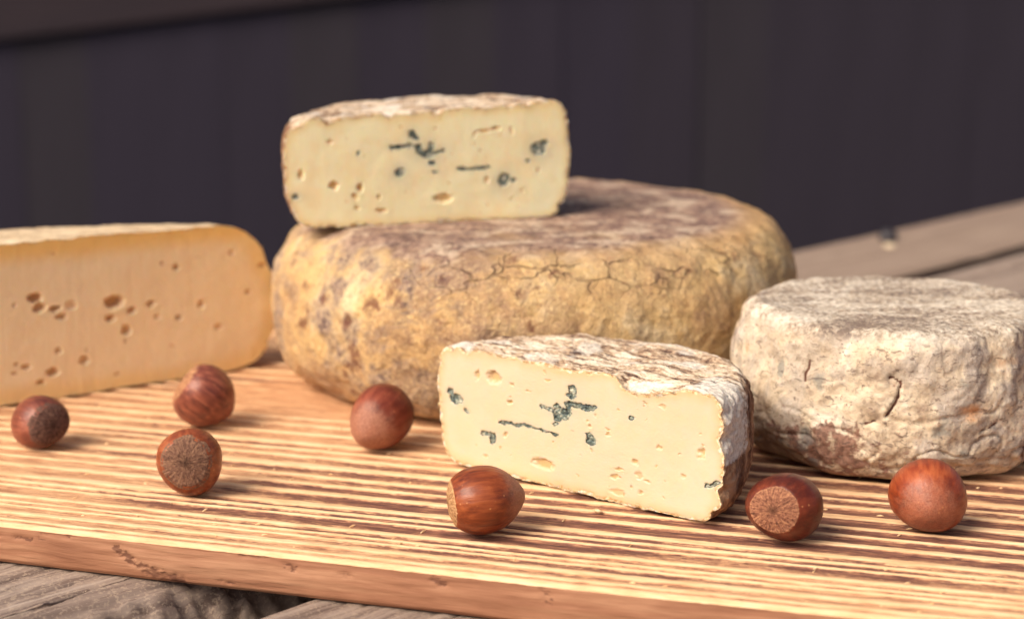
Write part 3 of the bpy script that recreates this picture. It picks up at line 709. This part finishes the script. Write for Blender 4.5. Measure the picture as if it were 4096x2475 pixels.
# --- large pale cheese half at the left
def mat_paste_left():
    m = M('peach_paste', .45, .35)
    ed, z = m.attr('ed'), m.xyz()[2]
    n1, n2 = m.noise(35, 3), m.noise(500, 3)
    c = m.ramp(n1, [(.3, S(248, 219, 174)), (.7, S(252, 226, 184))])
    c = m.mix(m.mul(m.step(m.add(ed, m.mul(n1, 4)), 9.5, 3.5), .8), c, S(246, 208, 142))
    up = m.step(m.add(z, m.mul(n1, .008)), .0435, .0500)
    c = m.mix(m.mul(up, .8), c, S(250, 200, 116))
    c = m.mix(m.mul(m.attr('hole'), .8), c, S(204, 152, 94))
    r = m.attr('rind'); c = m.mix(m.step(r, .3, .75), c, m.ramp(m.noise(300, 3), [(.4, S(206, 156, 96)), (.6, S(238, 210, 166))]))
    return m.set(color=c, normal=m.bump(m.add(n2, m.mul(m.noise(1, 4, .6, .2, m.sc(m.obj, 500, 500, 35)), .8)), .0003, .6), sss=.4, radius=(1, .55, .25), scale=.003).m
def mat_rind_left():
    m = M('pale_rind', .85, .15)
    n = m.noise(120, 5, .6); f = m.noise(700, 3)
    c = m.ramp(m.add(m.mul(n, .7), m.mul(f, .3)), [(.34, S(178, 150, 120)), (.5, S(218, 194, 158)), (.66, S(236, 216, 184))])
    return m.set(color=c, normal=m.bump(n, .001, .8)).m
def disp_left(X, Y, Z, NX, NY, NZ):
    d = .0011 * fbm(X * 28, Y * 28, Z * 28, 3) + .0003 * fbm(X * 200, Y * 200, Z * 200, 3)
    front = np.exp(-(Y / .002) ** 2); d = d - front * np.maximum(0, pn(X * 90, Z * 90, 5.) - .2) * .002
    return np.where(NZ < -.6, np.clip(d, -.0002, .0002) + np.abs(d) * .3, d)
prof_l = [(0, 0), (.6, 0), (.78, .0), (.88, .035), (.945, .14), (.985, .3), (1, .45), (.988, .61), (.952, .755), (.895, .875), (.82, .952), (.72, .990), (.55, 1.0), (0, 1.01)]
lc = half_cheese('cut_cheese', .0862, .0478, prof_l, 250, 300, disp_left, LCH, [], mat_rind_left(), mat_paste_left(),
                 (-.1448, .5078, .0003), math.atan2(.595, .803), depth=.5, hole_depth=.75, lip=.0007, frayed=.5, nrad=190)
tag(lc, 'large peach coloured cut cheese with small dark holes at the left edge', 'cheese')

# --- hazelnuts
def mat_shell(name, cols, streak, dust, seed):
    m = M(name, .42, .4)
    v = m.sc(m.obj, 1, 1, .10)
    st = m.noise(900, 4, .6, .15, v); big = m.noise(140 + seed, 3, .5); fine = m.noise(2600, 3, .6)
    c = m.ramp(m.add(m.mul(st, streak), m.mul(big, 1 - streak)), [(.34, S(*cols[0])), (.5, S(*cols[1])), (.66, S(*cols[2]))])
    z = m.xyz()[2]
    dm = m.mul(m.step(m.add(z, m.mul(m.math('SUBTRACT', m.noise(420, 4, .65), .5), .006)), .0030, .0075), dust)
    c = m.mix(dm, c, m.ramp(fine, [(.35, S(150, 96, 76)), (.65, S(196, 140, 110))]))
    sp = m.step(m.voro(700), .22, .1); c = m.mix(m.mul(sp, m.step(m.noise(300, 2), .55, .65), .5), c, S(214, 150, 100))
    rough = m.step(dm, 0, 1, .36, .68)
    return m.set(color=c, rough=rough, normal=m.bump(m.add(m.mul(st, 1.), m.mul(fine, .25)), .00022, .7)).m
def mat_scar(name, lo, hi):
    m = M(name, .9, .1)
    ang, rr = m.attr('ang'), m.attr('rr')
    cx = m.t.nodes.new('ShaderNodeCombineXYZ'); m._in(cx.inputs[0], m.attr('ca')); m._in(cx.inputs[1], m.attr('sa')); m._in(cx.inputs[2], m.mul(rr, .35))
    ray = m.noise(9, 5, .68, .3, cx.outputs[0]); fine = m.noise(1500, 3, .65)
    c = m.ramp(m.add(m.mul(ray, .6), m.mul(fine, .4)), [(.36, S(*[q * .62 for q in lo])), (.48, S(*lo)), (.66, S(*hi))])
    c = m.mix(m.mul(m.step(m.add(rr, m.mul(fine, .12)), .34, .02), .6), c, S(*[q * .55 for q in lo]))
    c = m.mix(m.mul(m.step(m.add(rr, m.mul(m.math('SUBTRACT', fine, .5), .1)), .86, .97), .3), c, S(*hi))
    return m.set(color=c, normal=m.bump(m.add(ray, m.mul(fine, .6)), .0007, .9)).m
PR = [(-.77, .66), (-.70, .75), (-.57, .86), (-.35, .965), (-.09, 1.), (.18, .968), (.44, .85), (.66, .665), (.83, .44), (.93, .26), (.98, .13), (1.0, .0)]
def hazelnut(label, pos, scar_dir, ln, wd, cols, scols, streak=.7, dust=.5, seed=1., scar_r=.66, flat=.0, tilt=0.):
    n_a, n_t = 70, 110
    prof = spline([(-.85, 0.), (-.84, .35), *PR], n_a); a, r = prof[:, 0] * ln / 2, np.maximum(prof[:, 1], 1e-4) * wd / 2
    t = np.linspace(0, 2 * np.pi, n_t, endpoint=False)
    A, T = np.meshgrid(a, t, indexing='ij'); Rr = np.repeat(r[:, None], n_t, 1)
    k = 1 +   .042 * np.cos(2 * T + seed) + .028 * np.cos(3 * T + seed * 2) + .012 * pn(np.cos(T) * 2 + seed, np.sin(T) * 2, A * 300)
    k = k + .010 * pn(np.cos(T) * 9 + seed, np.sin(T) * 9, A * 80)
    X, Y = Rr * k * np.cos(T), Rr * k * np.sin(T) * (1 - flat)
    V = np.stack([X, Y, A], -1).reshape(-1, 3)
    F = grid_faces(n_a, n_t, True, flip=True)[:, ::-1]
    Q = Vector(scar_dir).normalized().to_track_quat('-Z', 'Y').to_matrix()
    Q = Q @ Matrix.Rotation(tilt, 3, 'Z')
    Qn = np.array(Q); zmin = (V @ Qn.T)[:, 2].min()
    root = empty('hazelnut', (pos[0], pos[1], -zmin - .00012)); root.rotation_euler = Q.to_euler()
    link('shell', mesh_np('shell', V, F), mat_shell('nut_shell', cols, streak, dust, seed), root)
    # scar: convex fibrous disc with a jagged rim
    nr = 34; rho = np.linspace(.015, 1, nr)
    P, T2 = np.meshgrid(rho, t, indexing='ij')
    rim = scar_r * (1 + .05 * pn(np.cos(t) * 2 + seed, np.sin(t) * 2, 1.) + .03 * pn(np.cos(t) * 11, np.sin(t) * 11, seed))[None]
    rr = P * rim
    # follow the shell end: axial height for a given radius, plus a slight dome
    rs = np.array([0, .35, .66, .75, .86, .965]); zs = np.array([-.89, -.865, -.77, -.70, -.57, -.35])
    ax = np.interp(rr, rs, zs)
    ax = ax - .018 * (1 - .75 * P ** 6) - .012 * fbm(np.cos(T2) * 10 * (.3 + P), np.sin(T2) * 10 * (.3 + P), seed + P * 2, 3) * sstep(0, .3, P) * (1 - sstep(.97, 1., P))
    ax = np.where(P > .995, np.interp(rr, rs, zs) + .03, ax)
    kk = 1 +   .042 * np.cos(2 * T2 + seed) + .028 * np.cos(3 * T2 + seed * 2)
    X, Y, Zz = rr * wd / 2 * kk * np.cos(T2), rr * wd / 2 * kk * np.sin(T2) * (1 - flat), ax * ln / 2
    me = mesh_np('scar', np.stack([X, Y, Zz], -1).reshape(-1, 3), grid_faces(nr, n_t, True, flip=True),
                 {'rr': P, 'ang': T2, 'ca': np.cos(T2), 'sa': np.sin(T2)})
    link('scar', me, mat_scar('nut_scar', *scols), root)
    tag(root, label, 'hazelnut', 'hazelnuts scattered on the board')
    return root
warm = [(90, 40, 24), (134, 64, 33), (164, 88, 48)]; red = [(82, 35, 26), (118, 53, 36), (150, 78, 55)]
deep = [(66, 28, 20), (98, 41, 26), (130, 60, 36)]; rosy = [(90, 46, 38), (128, 68, 52), (164, 98, 74)]
scg = ((126, 92, 76), (168, 130, 102)); scl = ((176, 124, 92), (224, 176, 128)); scd = ((104, 76, 68), (144, 112, 94)); scb = ((186, 140, 98), (226, 186, 138))
hazelnut('hazelnut with a dark grey scar turned right, nearest the left edge of the picture', (-.1292, .4610), (.66, -.72, .06), .0176, .0150, rosy, scd, .4, .2, 1.3, .84, .04)
hazelnut('striped reddish hazelnut tipped on its side in front of the peach cut cheese', (-.0873, .4820), (-.80, -.10, .58), .0180, .0178, rosy, scl, .9, .25, 2.1, .74)
hazelnut('hazelnut showing its large fibrous brown scar to the viewer', (-.0802, .4190), (.03, -.95, .22), .0168, .0172, [(104, 46, 26), (144, 74, 42), (176, 102, 62)], scg, .6, .1, 3.7, .82, .08, .6)
hazelnut('reddish hazelnut with a dusty tip beside the left side of the front blue cheese', (-.0358, .4590), (.42, .82, .30), .0204, .0178, red, scl, .35, .75, 4.2, .6, .07, .5)
hazelnut('orange brown hazelnut lying sideways with a thin pale scar at its left end', (-.0064, .3890), (-.975, -.16, -.08), .0192, .0160, warm, scb, .65, .55, 5.5, .70)
hazelnut('dark hazelnut showing a round pale scar, right of the front blue cheese corner', (.0632, .3850), (-.50, -.83, .16), .0184, .0170, deep, ((146, 98, 78), (202, 148, 110)), .4, .2, 6.4, .70, .05)
hazelnut('round orange brown hazelnut in front of the small mouldy cheese', (.0972, .3905), (.16, .93, .16), .0180, .0178, [(98, 38, 24), (144, 64, 34), (178, 94, 54)], scl, .45, .45, 7.9, .6, .03, .3)

# --- a crumb of cheese rind on the board
me_rng = np.random.default_rng(2)
def crumb(label, pos, size, rz, seed):
    u, v = np.meshgrid(np.linspace(.02, np.pi - .02, 14), np.linspace(0, 2 * np.pi, 20, endpoint=False), indexing='ij')
    X, Y, Z = np.sin(u) * np.cos(v), np.sin(u) * np.sin(v), np.cos(u)
    k = 1 + .45 * fbm(X * 1.6 + seed, Y * 1.6, Z * 1.6, 3)
    V = np.stack([X * k * size[0], Y * k * size[1], Z * k * size[2]], -1).reshape(-1, 3)
    m = M('crumb', .8, .2); m.set(color=m.ramp(m.noise(900, 3), [(.3, S(190, 150, 104)), (.65, S(244, 222, 180))]))
    o = link('cheese_crumb', mesh_np('cheese_crumb', V, grid_faces(14, 20, True)), m.m)
    o.location = (pos[0], pos[1], -V[:, 2].min() - .0002); o.rotation_euler = (0, 0, rz)
    tag(o, label, 'crumb'); return o
crumb('tiny pale crumb lying on the striped board before the front blue cheese', (.0208, .4040), (.0013, .0005, .0004), -.75, 1.)
